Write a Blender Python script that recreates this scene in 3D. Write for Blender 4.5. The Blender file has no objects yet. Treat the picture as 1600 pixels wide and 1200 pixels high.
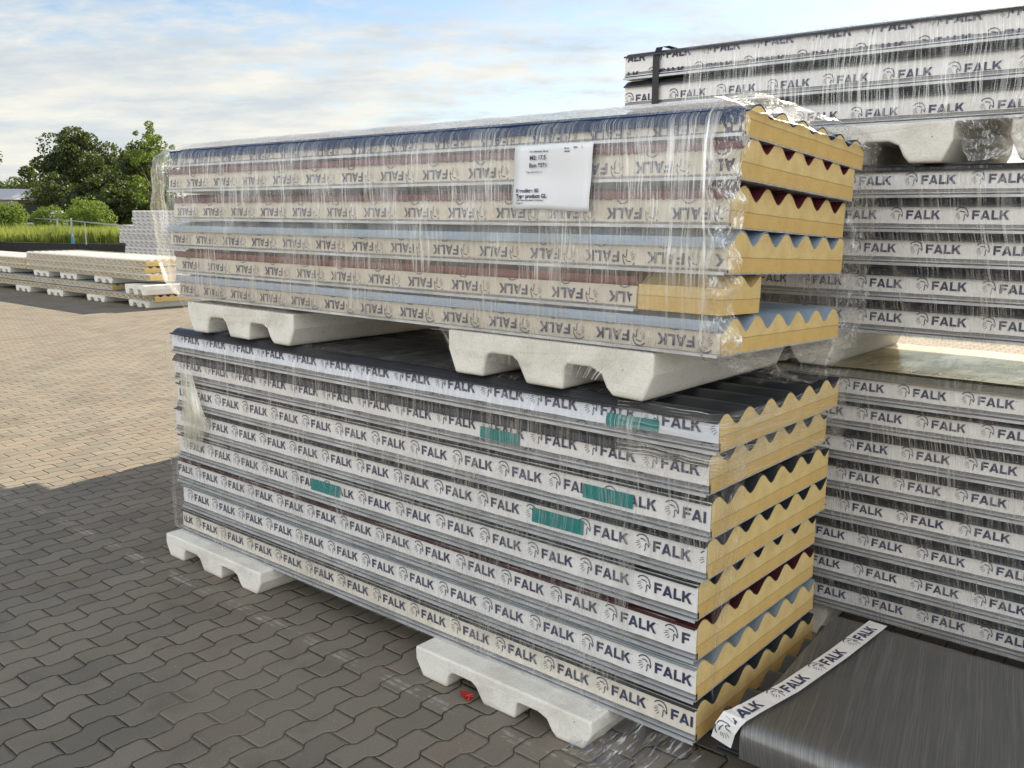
import bpy, bmesh, math, random
from mathutils import Vector, Matrix, noise
random.seed(7)
S = bpy.context.scene
COL = S.collection
# ------------------------------------------------------------------ camera
cd = bpy.data.cameras.new("camera"); cam = bpy.data.objects.new("camera", cd); COL.objects.link(cam)
cd.sensor_width = 36.0; cd.lens = 31.98; cd.clip_start = 0.05; cd.clip_end = 3000
MW = Matrix(((0.7634, -0.1220, 0.6343, 0.0), (0.6459, 0.1335, -0.7517, 0.0), (0.0070, 0.9835, 0.1807, 1.6), (0, 0, 0, 1)))
Q = MW.to_3x3().to_quaternion()
cam.matrix_world = Matrix.Translation((0, 0, 1.6)) @ Q.to_matrix().to_4x4()
S.camera = cam
# ------------------------------------------------------------------ light
SUN_DIR = Vector((-0.20, 1.46, 1.0)).normalized()
ELEV = math.asin(SUN_DIR.z); AZ = math.atan2(SUN_DIR.x, SUN_DIR.y)
ld = bpy.data.lights.new("sun", 'SUN'); ld.energy = 5.0; ld.angle = math.radians(0.5); ld.color = (1.0, 0.87, 0.66)
sun = bpy.data.objects.new("sun", ld); COL.objects.link(sun)
sun.rotation_euler = (-SUN_DIR).to_track_quat('-Z', 'Y').to_euler()
SKY_STRENGTH = 0.062
EXPOSURE = 1.13
S.view_settings.view_transform = 'Standard'; S.view_settings.look = 'None'
S.view_settings.gamma = 1.0; S.view_settings.exposure = EXPOSURE
S.render.engine = 'CYCLES'
S.cycles.transparent_max_bounces = 24

class NT:
    """tiny helper for node trees"""
    def __init__(s, tree): s.t = tree; s.n = tree.nodes; s.l = tree.links
    def new(s, typ, **kw):
        nd = s.n.new(typ)
        for k, v in kw.items(): setattr(nd, k, v)
        return nd
    def put(s, sock, v):
        if isinstance(v, bpy.types.NodeSocket): s.l.new(v, sock)
        elif v is not None: sock.default_value = v
    def math(s, op, a, b=None, c=None, clamp=False):
        nd = s.new('ShaderNodeMath', operation=op); nd.use_clamp = clamp
        s.put(nd.inputs[0], a)
        if b is not None: s.put(nd.inputs[1], b)
        if c is not None: s.put(nd.inputs[2], c)
        return nd.outputs[0]
    def mix(s, f, a, b):
        nd = s.new('ShaderNodeMix', data_type='RGBA')
        s.put(nd.inputs[0], f); s.put(nd.inputs[6], a); s.put(nd.inputs[7], b)
        return nd.outputs[2]
    def noise(s, vec, scale=5.0, detail=3.0, rough=0.55):
        nd = s.new('ShaderNodeTexNoise'); nd.inputs['Scale'].default_value = scale
        nd.inputs['Detail'].default_value = detail; nd.inputs['Roughness'].default_value = rough
        if vec is not None: s.l.new(vec, nd.inputs['Vector'])
        return nd.outputs['Fac']
    def mapping(s, vec, scale=(1, 1, 1), loc=(0, 0, 0), rot=(0, 0, 0)):
        nd = s.new('ShaderNodeMapping'); s.l.new(vec, nd.inputs[0])
        nd.inputs['Scale'].default_value = scale; nd.inputs['Location'].default_value = loc
        nd.inputs['Rotation'].default_value = rot
        return nd.outputs[0]
    def ramp(s, f, lo, hi, a=0.0, b=1.0):
        nd = s.new('ShaderNodeMapRange'); s.put(nd.inputs[0], f)
        nd.inputs[1].default_value = lo; nd.inputs[2].default_value = hi
        nd.inputs[3].default_value = a; nd.inputs[4].default_value = b
        return nd.outputs[0]
    def sep(s, vec):
        nd = s.new('ShaderNodeSeparateXYZ'); s.l.new(vec, nd.inputs[0]); return nd.outputs
    def comb(s, x, y, z):
        nd = s.new('ShaderNodeCombineXYZ'); s.put(nd.inputs[0], x); s.put(nd.inputs[1], y); s.put(nd.inputs[2], z)
        return nd.outputs[0]
    def bump(s, h, strength=0.5, dist=0.01, normal=None):
        nd = s.new('ShaderNodeBump'); nd.inputs['Strength'].default_value = strength
        nd.inputs['Distance'].default_value = dist; s.put(nd.inputs['Height'], h)
        if normal is not None: s.l.new(normal, nd.inputs['Normal'])
        return nd.outputs[0]

# world: physical sky plus drifting clouds
W = bpy.data.worlds.new("World"); S.world = W; W.use_nodes = True
w = NT(W.node_tree); w.n.clear()
sky = w.new('ShaderNodeTexSky', sky_type='NISHITA'); sky.sun_disc = False
sky.sun_elevation = ELEV; sky.sun_rotation = AZ
sky.air_density = 1.0; sky.dust_density = 0.5; sky.ozone_density = 1.6
tc = w.new('ShaderNodeTexCoord'); sx = w.sep(tc.outputs['Generated'])
zz = w.math('ADD', w.math('MAXIMUM', sx[2], 0.0), 0.16)
pl = w.comb(w.math('DIVIDE', sx[0], zz), w.math('DIVIDE', sx[1], zz), 0.0)
pl = w.mapping(pl, rot=(0, 0, math.radians(-35)), scale=(1.0, 1.0, 1.0))
n1 = w.noise(w.mapping(pl, scale=(0.62, 0.95, 1), loc=(3.1, 1.7, 0)), 1.0, 8.0, 0.58)
n2 = w.noise(w.mapping(pl, scale=(3.2, 4.2, 1), loc=(1.1, 0.2, 0)), 1.8, 7.0, 0.62)
cl = w.math('ADD', w.math('MULTIPLY', n1, 0.64), w.math('MULTIPLY', n2, 0.36))
left = w.math('ADD', w.math('MULTIPLY', sx[0], -0.763), w.math('MULTIPLY', sx[1], -0.646))
cl = w.math('ADD', cl, w.math('SUBTRACT', w.math('MULTIPLY', left, 0.22), w.math('MULTIPLY', w.math('SUBTRACT', sx[2], 0.16), 0.72)))
mask = w.ramp(cl, 0.455, 0.60)
shade = w.ramp(w.noise(w.mapping(pl, scale=(1.3, 2.0, 1), loc=(5.0, 2.0, 0)), 1.5, 8.0, 0.62), 0.36, 0.64, 0.0, 1.0)
ccol = w.mix(shade, (4.9, 5.3, 5.6, 1), (7.2, 6.95, 6.25, 1))
# unseen clouds behind the camera, brightened and thickened to fill the shaded faces
front = w.math('ADD', w.math('MULTIPLY', sx[0], -0.645), w.math('MULTIPLY', sx[1], 0.764))
boost = w.ramp(front, 0.35, -0.5, 1.0, 2.6)
vm = w.new('ShaderNodeVectorMath', operation='SCALE'); w.l.new(ccol, vm.inputs[0]); w.l.new(boost, vm.inputs['Scale']); ccol = vm.outputs[0]
mask = w.math('MAXIMUM', mask, w.ramp(front, 0.2, -0.5, 0.0, 0.75))
fin = w.mix(w.math('MULTIPLY', mask, 0.92), sky.outputs[0], ccol)
bg = w.new('ShaderNodeBackground'); w.l.new(fin, bg.inputs[0]); bg.inputs[1].default_value = SKY_STRENGTH
wo = w.new('ShaderNodeOutputWorld'); w.l.new(bg.outputs[0], wo.inputs[0])

# ------------------------------------------------------------------ materials
MATS = {}
def base_mat(name, color, rough=0.6, metal=0.0, vary=0.0, vscale=8.0, bump=0.0, bscale=80.0, spec=0.5, dirt=None, dirt_amt=0.0, coord='Object', stretch=(1, 1, 1)):
    m = bpy.data.materials.new(name); m.use_nodes = True
    t = NT(m.node_tree); b = t.n['Principled BSDF']
    tcn = t.new('ShaderNodeTexCoord'); v = t.mapping(tcn.outputs[coord], scale=stretch)
    col = (*color, 1)
    if vary:
        f = t.ramp(t.noise(v, vscale, 5, 0.6), 0.3, 0.7)
        col = t.mix(f, (*[c * (1 - vary) for c in color], 1), (*[min(1, c * (1 + vary)) for c in color], 1))
    if dirt_amt:
        f2 = t.math('MULTIPLY', t.ramp(t.noise(v, vscale * 2.3, 7, 0.65), 0.5, 0.72), dirt_amt)
        col = t.mix(f2, col, (*dirt, 1))
    t.put(b.inputs['Base Color'], col)
    b.inputs['Roughness'].default_value = rough; b.inputs['Metallic'].default_value = metal
    b.inputs['Specular IOR Level'].default_value = spec
    if name == 'strip_metal':
        z = t.sep(tcn.outputs['Object'])[2]
        band = t.math('MAXIMUM', t.math('MULTIPLY', t.ramp(z, .0068, .0072), t.ramp(z, .0112, .0108)), t.ramp(z, .0157, .0162))
        t.put(b.inputs['Base Color'], t.mix(t.math('MULTIPLY', band, 0.75), col, (0.13, 0.13, 0.135, 1)))
    if bump:
        t.l.new(t.bump(t.noise(v, bscale, 4, 0.6), bump, 0.004), b.inputs['Normal'])
    MATS[name] = m
    return m
base_mat('tape_white', (0.77, 0.755, 0.745), 0.42, vary=0.06, vscale=9, bump=0.6, bscale=24, dirt=(0.42, 0.36, 0.27), dirt_amt=0.22)
base_mat('tape_cream', (0.66, 0.60, 0.50), 0.5, vary=0.08, vscale=9, bump=0.6, bscale=24, dirt=(0.35, 0.27, 0.16), dirt_amt=0.25)
base_mat('tape_sky_tint', (0.70, 0.73, 0.80), 0.38, vary=0.04, vscale=14, bump=0.3, bscale=30, dirt=(0.42, 0.4, 0.35), dirt_amt=0.12)  # white tape with the bluish sky reflection put into its colour
base_mat('tape_beige', (0.72, 0.67, 0.59), 0.45, vary=0.08, vscale=9, bump=0.4, bscale=25, dirt=(0.4, 0.32, 0.2), dirt_amt=0.3)
base_mat('tape_far', (0.66, 0.55, 0.34), 0.5, vary=0.12, vscale=5, bump=0.3, bscale=20)
base_mat('sheet_maroon', (0.05, 0.012, 0.012), 0.4, vary=0.15, bump=0.08)
base_mat('ink', (0.032, 0.032, 0.085), 0.5, vary=0.3, vscale=60, dirt=(0.16, 0.16, 0.22), dirt_amt=0.7)
base_mat('strip_metal', (0.55, 0.56, 0.58), 0.38, metal=0.35, vary=0.25, vscale=20, bump=0.3, bscale=60, stretch=(0.3, 1, 1), dirt=(0.15, 0.13, 0.11), dirt_amt=0.5)
base_mat('sheet_dark', (0.030, 0.032, 0.036), 0.36, vary=0.2, bump=0.08)
base_mat('sheet_navy', (0.008, 0.030, 0.090), 0.6, spec=0.15, vary=0.15, bump=0.08)
base_mat('sheet_red', (0.13, 0.026, 0.036), 0.5, spec=0.25, vary=0.15, bump=0.08)
base_mat('sheet_brown_red', (0.15, 0.036, 0.030), 0.5, spec=0.25, vary=0.15, bump=0.08)
base_mat('sheet_blue', (0.29, 0.36, 0.45), 0.36, vary=0.1, bump=0.08)
base_mat('sheet_grey', (0.22, 0.25, 0.27), 0.4, vary=0.12, bump=0.08)
base_mat('sheet_white', (0.72, 0.70, 0.64), 0.5, vary=0.08)
base_mat('sheet_sun_tint', (0.34, 0.32, 0.27), 0.22, metal=0.6, vary=0.15, bump=0.15, bscale=25)  # warm metal colour carries the sun's golden reflection
base_mat('teal', (0.0, 0.18, 0.175), 0.45, vary=0.12, vscale=40)
base_mat('paper', (0.80, 0.82, 0.86), 0.6, vary=0.02, bump=0.15, bscale=18)
base_mat('red_plastic', (0.45, 0.02, 0.015), 0.4)
base_mat('black_strap', (0.015, 0.015, 0.02), 0.45)
base_mat('fence_metal', (0.35, 0.38, 0.40), 0.5, metal=0.5)
base_mat('blue_paint', (0.05, 0.22, 0.33), 0.5)
base_mat('black_board', (0.012, 0.012, 0.013), 0.8, vary=0.4)
base_mat('house_wall', (0.35, 0.30, 0.26), 0.85, vary=0.15)
base_mat('house_roof', (0.40, 0.41, 0.44), 0.6, vary=0.1)
base_mat('bark', (0.09, 0.07, 0.05), 0.9, vary=0.3, bump=0.8, bscale=20)

def foam_mat():
    m = bpy.data.materials.new('foam'); m.use_nodes = True; t = NT(m.node_tree); b = t.n['Principled BSDF']
    o = t.new('ShaderNodeTexCoord').outputs['Object']; z = t.sep(o)[2]
    wob = t.math('MULTIPLY', t.math('SUBTRACT', t.noise(t.mapping(o, scale=(1, 6, 1)), 0.8, 2), 0.5), 0.010)
    z2 = t.math('ADD', z, wob)
    upper = t.ramp(z2, 0.042, 0.046)
    col = t.mix(upper, (0.69, 0.48, 0.18, 1), (0.76, 0.59, 0.27, 1))
    col = t.mix(t.math('MULTIPLY', t.ramp(t.noise(o, 14, 6, 0.7), 0.35, 0.7), 0.55), col, (0.56, 0.35, 0.13, 1))
    seam = t.ramp(t.math('ABSOLUTE', t.math('SUBTRACT', z2, 0.044)), 0.0006, 0.0022, 0.55, 0.0)
    col = t.mix(seam, col, (0.22, 0.13, 0.05, 1))
    pore = t.ramp(t.noise(t.mapping(o, scale=(1, 1, 1.6)), 260, 2, 0.6), 0.62, 0.72)
    col = t.mix(t.math('MULTIPLY', pore, 0.5), col, (0.36, 0.21, 0.07, 1))
    saw = t.ramp(t.noise(t.mapping(o, scale=(0.2, 14, 0.7)), 9, 4, 0.6), 0.5, 0.75)
    col = t.mix(t.math('MULTIPLY', saw, 0.10), col, (0.76, 0.56, 0.27, 1))
    grime = t.ramp(t.noise(t.mapping(o, loc=(2, 5, 1)), 6, 7, 0.75), 0.56, 0.74)
    col = t.mix(t.math('MULTIPLY', grime, 0.45), col, (0.40, 0.25, 0.10, 1))
    sp = t.ramp(t.noise(o, 140, 3, 0.7), 0.66, 0.74)
    lowz = t.ramp(z, 0.05, 0.015)
    col = t.mix(t.math('MULTIPLY', t.math('MULTIPLY', sp, lowz), 0.7), col, (0.22, 0.09, 0.02, 1))
    t.put(b.inputs['Base Color'], col); b.inputs['Roughness'].default_value = 0.85
    b.inputs['Specular IOR Level'].default_value = 0.2
    t.l.new(t.bump(t.noise(o, 110, 5, 0.7), 0.8, 0.004), b.inputs['Normal'])
    MATS['foam'] = m
foam_mat()
def eps_mat():
    m = bpy.data.materials.new('eps_foam'); m.use_nodes = True; t = NT(m.node_tree); b = t.n['Principled BSDF']
    o = t.new('ShaderNodeTexCoord').outputs['Object']
    v = t.new('ShaderNodeTexVoronoi'); v.inputs['Scale'].default_value = 170; t.l.new(o, v.inputs['Vector'])
    col = t.mix(t.ramp(v.outputs['Distance'], 0.45, 0.8), (0.80, 0.775, 0.71, 1), (0.72, 0.695, 0.64, 1))
    d = t.ramp(t.noise(o, 5, 8, 0.7), 0.48, 0.72)
    col = t.mix(t.math('MULTIPLY', d, 0.45), col, (0.40, 0.36, 0.30, 1))
    pit = t.ramp(t.noise(o, 55, 2, 0.5), 0.74, 0.78)
    col = t.mix(t.math('MULTIPLY', pit, 0.8), col, (0.08, 0.07, 0.06, 1))
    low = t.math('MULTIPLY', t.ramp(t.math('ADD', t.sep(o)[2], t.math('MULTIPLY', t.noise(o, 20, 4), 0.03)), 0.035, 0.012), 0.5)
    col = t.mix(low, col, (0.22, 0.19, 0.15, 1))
    t.put(b.inputs['Base Color'], col); b.inputs['Roughness'].default_value = 0.8
    n = t.bump(v.outputs['Distance'], 0.18, 0.002)
    n = t.bump(t.noise(o, 22, 6, 0.6), 0.5, 0.006, n)
    t.l.new(n, b.inputs['Normal']); MATS['eps_foam'] = m
eps_mat()
def film_mat(name, base=0.08, streak=0.55, thr=0.52, tint=(0.93, 0.915, 0.88), su=240.0, sv=5.0, gloss=0.45, rough=0.16, slant=0.0, cluster=True, gcol=(0.95, 0.95, 0.95), bstr=0.6, wander=0.05):
    """stretch film: clear, with milky pulled streaks along v (uv in metres)"""
    m = bpy.data.materials.new(name); m.use_nodes = True; t = NT(m.node_tree)
    for nd in list(t.n): t.n.remove(nd)
    uv = t.new('ShaderNodeTexCoord').outputs['UV']; s = t.sep(uv)
    u = t.math('ADD', s[0], t.math('MULTIPLY', s[1], slant))
    bend = t.math('MULTIPLY', t.noise(t.comb(t.math('MULTIPLY', u, 3), t.math('MULTIPLY', s[1], 3), 0), 1.0, 2), wander)
    u = t.math('ADD', u, bend)
    fine = t.noise(t.comb(t.math('MULTIPLY', u, su), t.math('MULTIPLY', s[1], sv), 0), 1.0, 3, 0.6)
    mid = t.noise(t.comb(t.math('MULTIPLY', u, su * 0.22), t.math('MULTIPLY', s[1], sv * 0.3), 7.3), 1.0, 2, 0.5)
    big = t.noise(t.comb(t.math('MULTIPLY', u, 5.0), t.math('MULTIPLY', s[1], 4.5), 3.1), 1.0, 3, 0.6)
    st = t.ramp(fine, thr, thr + 0.09)
    st = t.math('MULTIPLY', st, t.ramp(mid, 0.38, 0.62, 0.25, 1.0))
    if cluster: st = t.math('MULTIPLY', st, t.ramp(big, 0.34, 0.66, 0.30, 1.0))
    hair = t.noise(t.comb(t.math('MULTIPLY', u, su * 2.1), t.math('MULTIPLY', s[1], sv * 2.2), 11.0), 1.0, 2, 0.5)
    st = t.math('MAXIMUM', st, t.math('MULTIPLY', t.ramp(hair, 0.56, 0.64), t.ramp(big, 0.30, 0.60, 0.35, 0.95)))
    hard = t.math('MULTIPLY', t.ramp(mid, 0.68, 0.71), 0.35)
    fr = t.new('ShaderNodeLayerWeight'); fr.inputs['Blend'].default_value = 0.35
    f = t.math('MULTIPLY', st, streak)
    f = t.math('ADD', f, t.math('MULTIPLY', hard, streak * 0.6))
    f = t.math('ADD', f, t.ramp(big, 0.3, 0.75, base * 0.5, base * 1.6) if cluster else base)
    f = t.math('ADD', f, t.math('MULTIPLY', fr.outputs['Facing'], 0.05), clamp=True)
    hgt = t.math('ADD', fine, t.math('MULTIPLY', mid, 3.0))
    nrm = t.bump(hgt, bstr, 0.003)
    gl = t.new('ShaderNodeBsdfGlossy'); gl.inputs['Roughness'].default_value = rough; gl.inputs['Color'].default_value = (*gcol, 1)
    t.l.new(nrm, gl.inputs['Normal'])
    df = t.new('ShaderNodeBsdfDiffuse'); df.inputs['Color'].default_value = (*tint, 1); t.l.new(nrm, df.inputs['Normal'])
    tr = t.new('ShaderNodeBsdfTranslucent'); tr.inputs['Color'].default_value = (*tint, 1); t.l.new(nrm, tr.inputs['Normal'])
    m1 = t.new('ShaderNodeMixShader'); m1.inputs[0].default_value = 0.4; t.l.new(df.outputs[0], m1.inputs[1]); t.l.new(tr.outputs[0], m1.inputs[2])
    m2 = t.new('ShaderNodeMixShader'); m2.inputs[0].default_value = gloss; t.l.new(m1.outputs[0], m2.inputs[1]); t.l.new(gl.outputs[0], m2.inputs[2])
    tp = t.new('ShaderNodeBsdfTransparent')
    mx = t.new('ShaderNodeMixShader'); t.put(mx.inputs[0], f); t.l.new(tp.outputs[0], mx.inputs[1]); t.l.new(m2.outputs[0], mx.inputs[2])
    out = t.new('ShaderNodeOutputMaterial'); t.l.new(mx.outputs[0], out.inputs[0])
    MATS[name] = m
    return m
film_mat('film_dense', base=0.17, streak=0.55, thr=0.50, su=150, sv=2.4)
film_mat('film_glare', base=0.42, streak=0.55, thr=0.48, su=130, sv=3, gloss=0.6, rough=0.2)  # sun glare on film put in as a whiter, more opaque colour
film_mat('film_light', base=0.035, streak=0.52, thr=0.50, su=125, sv=2.6)
film_mat('film_back', base=0.035, streak=0.42, thr=0.51, su=120, sv=2.4, slant=0.18, gloss=0.3)
film_mat('film_clear', base=0.06, streak=0.55, thr=0.60, su=60, sv=8, gloss=0.7, rough=0.1)
film_mat('film_crumple', base=0.13, streak=0.6, thr=0.52, su=90, sv=30, gloss=0.45, rough=0.14)
film_mat('film_grey', base=0.46, streak=0.22, thr=0.46, tint=(0.22, 0.21, 0.195), su=260, sv=2.2, gloss=0.26, rough=0.36, slant=0.16, bstr=0.25, cluster=False, wander=0.008)
film_mat('film_sun_tint', base=0.75, streak=0.2, thr=0.5, tint=(0.50, 0.46, 0.36), su=90, sv=4, gloss=0.5, rough=0.16, gcol=(0.95, 0.88, 0.68))  # warm tint paints the sun's golden reflection into the film
film_mat('film_milky', base=0.46, streak=0.5, thr=0.42, tint=(0.90, 0.87, 0.72), su=120, sv=8, gloss=0.35, rough=0.25)

def paver_mat():
    m = bpy.data.materials.new('pavers'); m.use_nodes = True; t = NT(m.node_tree); b = t.n['Principled BSDF']
    g = t.new('ShaderNodeNewGeometry').outputs['Position']; s = t.sep(g)
    CW, L = 0.1010, 0.1985
    fy = t.math('FRACT', t.math('ADD', t.math('DIVIDE', s[1], L), 100.0))
    # stepped wave of the long joints: a smooth trapezoid of period L
    tri = t.math('ABSOLUTE', t.math('SUBTRACT', fy, 0.5))
    tri = t.ramp(tri, 0.18, 0.32, -1.0, 1.0)
    xx = t.math('ADD', s[0], t.math('MULTIPLY', tri, 0.0115))
    cx = t.math('ADD', t.math('DIVIDE', xx, CW), 400.0)
    ci = t.math('FLOOR', cx); fx = t.math('SUBTRACT', cx, ci)
    odd = t.math('MODULO', ci, 2.0)
    yy = t.math('ADD', t.math('ADD', t.math('DIVIDE', s[1], L), 400.25), t.math('MULTIPLY', odd, 0.5))
    ri = t.math('FLOOR', yy); fr = t.math('SUBTRACT', yy, ri)
    dx = t.math('MULTIPLY', t.math('MINIMUM', fx, t.math('SUBTRACT', 1.0, fx)), CW)
    dy = t.math('MULTIPLY', t.math('MINIMUM', fr, t.math('SUBTRACT', 1.0, fr)), L)
    rough_edge = t.math('MULTIPLY', t.math('SUBTRACT', t.noise(g, 45, 3), 0.5), 0.004)
    d = t.math('ADD', t.math('MINIMUM', dx, dy), rough_edge)
    joint = t.ramp(d, 0.0018, 0.0040, 1.0, 0.0)
    wn = t.new('ShaderNodeTexWhiteNoise', noise_dimensions='2D'); t.l.new(t.comb(ci, ri, 0), wn.inputs['Vector'])
    rnd = wn.outputs['Value']
    col = t.mix(rnd, (0.175, 0.160, 0.130, 1), (0.255, 0.228, 0.182, 1))
    wn2 = t.sep(wn.outputs['Color'])[1]
    col = t.mix(t.math('MULTIPLY', t.ramp(wn2, 0.55, 1.0), 0.5), col, (0.27, 0.20, 0.150, 1))
    blot = t.ramp(t.noise(g, 0.9, 6, 0.6), 0.35, 0.7)
    col = t.mix(t.math('MULTIPLY', blot, 0.45), col, (0.30, 0.262, 0.21, 1))
    grain = t.noise(g, 230, 3, 0.7)
    col = t.mix(t.math('MULTIPLY', t.ramp(grain, 0.3, 0.7), 0.55), col, (0.10, 0.085, 0.07, 1))
    # pale sand specks
    spk = t.ramp(t.noise(g, 95, 2, 0.5), 0.68, 0.72)
    col = t.mix(t.math('MULTIPLY', spk, t.ramp(t.noise(g, 3, 3), 0.45, 0.7, 0.15, 0.8)), col, (0.48, 0.45, 0.40, 1))
    dark = t.ramp(t.noise(t.mapping(g, loc=(5, 3, 0)), 2.2, 6, 0.65), 0.52, 0.72)
    col = t.mix(t.math('MULTIPLY', dark, 0.62), col, (0.10, 0.085, 0.07, 1))
    sand = t.ramp(t.noise(t.mapping(g, loc=(9, 1, 0)), 1.3, 6, 0.7), 0.5, 0.68)
    near = t.ramp(d, 0.001, 0.012, 1.0, 0.0)
    joint = t.math('MULTIPLY', joint, t.math('SUBTRACT', 1.0, t.math('MULTIPLY', sand, 0.45)))
    col = t.mix(t.math('MULTIPLY', t.math('MULTIPLY', near, sand), 0.4), col, (0.34, 0.29, 0.22, 1))
    # worn painted line at y = 1.985
    ly = t.math('ABSOLUTE', t.math('SUBTRACT', s[1], 1.985))
    lm = t.math('MULTIPLY', t.ramp(ly, 0.018, 0.022, 1.0, 0.0), t.ramp(ly, 0.003, 0.006, 0.0, 1.0))
    lw = t.ramp(t.noise(t.mapping(g, loc=(1, 0, 0)), 5.5, 8, 0.75), 0.49, 0.60)
    xin = t.math('MULTIPLY', t.ramp(s[0], -6.0, -4.5, 0, 1), t.ramp(s[0], -1.3, -1.2, 1, 0))
    col = t.mix(t.math('MULTIPLY', t.math('MULTIPLY', lm, lw), t.math('MULTIPLY', xin, 0.5)), col, (0.55, 0.54, 0.50, 1))
    moss = t.ramp(t.noise(g, 2.0, 4), 0.45, 0.7)
    jcol = t.mix(moss, (0.028, 0.023, 0.018, 1), (0.05, 0.048, 0.028, 1))
    col = t.mix(joint, col, jcol)
    t.put(b.inputs['Base Color'], col); b.inputs['Roughness'].default_value = 0.85; b.inputs['Specular IOR Level'].default_value = 0.3
    h = t.math('ADD', t.ramp(d, 0.0, 0.010, 0.0, 1.0), t.math('MULTIPLY', grain, 0.30))
    h = t.math('ADD', h, t.math('MULTIPLY', rnd, 0.25))
    t.l.new(t.bump(h, 0.9, 0.006), b.inputs['Normal'])
    MATS['pavers'] = m
paver_mat()
def leaf_mat(name, a, b_, trans=0.35):
    m = bpy.data.materials.new(name); m.use_nodes = True; t = NT(m.node_tree)
    for nd in list(t.n): t.n.remove(nd)
    o = t.new('ShaderNodeTexCoord').outputs['Object']
    col = t.mix(t.ramp(t.noise(o, 1.1, 5, 0.7), 0.35, 0.65), (*a, 1), (*b_, 1))
    df = t.new('ShaderNodeBsdfPrincipled'); t.put(df.inputs['Base Color'], col); df.inputs['Roughness'].default_value = 0.6
    tr = t.new('ShaderNodeBsdfTranslucent')
    t.put(tr.inputs['Color'], t.mix(0.5, col, (0.25, 0.32, 0.03, 1)))
    mx = t.new('ShaderNodeMixShader'); mx.inputs[0].default_value = trans
    t.l.new(df.outputs[0], mx.inputs[1]); t.l.new(tr.outputs[0], mx.inputs[2])
    out = t.new('ShaderNodeOutputMaterial'); t.l.new(mx.outputs[0], out.inputs[0]); MATS[name] = m
leaf_mat('leaf_dark', (0.013, 0.025, 0.007), (0.033, 0.055, 0.012), 0.25)
leaf_mat('leaf_mid', (0.024, 0.045, 0.009), (0.055, 0.090, 0.016), 0.3)
leaf_mat('leaf_light', (0.08, 0.14, 0.02), (0.14, 0.21, 0.035), 0.4)
leaf_mat('grass_blades', (0.17, 0.22, 0.045), (0.33, 0.36, 0.10), 0.45)
base_mat('field_soil', (0.06, 0.075, 0.02), 0.9, vary=0.3, vscale=0.4)

# ------------------------------------------------------------------ mesh helpers
def empty(name, loc, label=None, cat=None, group=None, rot=(0, 0, 0)):
    o = bpy.data.objects.new(name, None); COL.objects.link(o); o.location = loc; o.rotation_euler = rot
    o.empty_display_size = 0.1
    return tag(o, label, cat, group)
def tag(o, label=None, cat=None, group=None, kind=None):
    if label: o['label'] = label
    if cat: o['category'] = cat
    if group: o['group'] = group
    if kind: o['kind'] = kind
    return o
class MB:
    def __init__(s): s.v = []; s.f = []; s.uv = None
    def box(s, x0, x1, y0, y1, z0, z1):
        b = len(s.v)
        s.v += [(x0, y0, z0), (x1, y0, z0), (x1, y1, z0), (x0, y1, z0), (x0, y0, z1), (x1, y0, z1), (x1, y1, z1), (x0, y1, z1)]
        s.f += [(b, b+3, b+2, b+1), (b+4, b+5, b+6, b+7), (b, b+1, b+5, b+4), (b+1, b+2, b+6, b+5), (b+2, b+3, b+7, b+6), (b+3, b, b+4, b+7)]
        return s
    def poly(s, pts):
        b = len(s.v); s.v += pts; s.f.append(tuple(range(b, b + len(pts)))); return s
    def prism_x(s, sec, x0, x1, seg=1, close=True, jit=0.0):
        """section of (y,z) points extruded along x"""
        n = len(sec); b = len(s.v)
        for i in range(seg + 1):
            x = x0 + (x1 - x0) * i / seg
            for (y, z) in sec:
                s.v.append((x, y + (random.uniform(-jit, jit) if jit else 0), z + (random.uniform(-jit, jit) if jit else 0)))
        for i in range(seg):
            for k in range(n if close else n - 1):
                a = b + i * n + k; c = b + i * n + (k + 1) % n
                s.f.append((a, a + n, c + n, c))
        if close:
            s.f.append(tuple(b + k for k in range(n)))
            s.f.append(tuple(b + seg * n + k for k in reversed(range(n))))
        return s
    def tube(s, p0, p1, r0, r1=None, n=8):
        r1 = r0 if r1 is None else r1
        p0 = Vector(p0); p1 = Vector(p1); d = (p1 - p0).normalized()
        a = d.orthogonal().normalized(); c = d.cross(a); b = len(s.v)
        for p, r in ((p0, r0), (p1, r1)):
            for k in range(n):
                t = 2 * math.pi * k / n; s.v.append(tuple(p + (a * math.cos(t) + c * math.sin(t)) * r))
        for k in range(n):
            j = (k + 1) % n; s.f.append((b + k, b + j, b + n + j, b + n + k))
        s.f.append(tuple(b + k for k in reversed(range(n)))); s.f.append(tuple(b + n + k for k in range(n)))
        return s
    def build(s, name, mat, parent=None, loc=None, smooth=False):
        me = bpy.data.meshes.new(name); me.from_pydata(s.v, [], s.f); me.update()
        if s.uv:
            ul = me.uv_layers.new(name='UVMap')
            for i, l in enumerate(me.loops): ul.data[i].uv = s.uv[l.vertex_index]
        if smooth: me.shade_smooth()
        me.materials.append(MATS[mat])
        o = bpy.data.objects.new(name, me); COL.objects.link(o)
        if parent: o.parent = parent
        if loc: o.location = loc
        return o
def clip(poly, zlo, zhi):
    for sgn, lim in ((1, zlo), (-1, -zhi)):
        out = []
        for i in range(len(poly)):
            a, b = poly[i], poly[(i + 1) % len(poly)]
            da, db = sgn * a[1] - lim, sgn * b[1] - lim
            if da >= 0: out.append(a)
            if (da >= 0) != (db >= 0):
                t = da / (da - db); out.append((a[0] + (b[0] - a[0]) * t, a[1] + (b[1] - a[1]) * t))
        poly = out
        if len(poly) < 3: return []
    return poly
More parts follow.
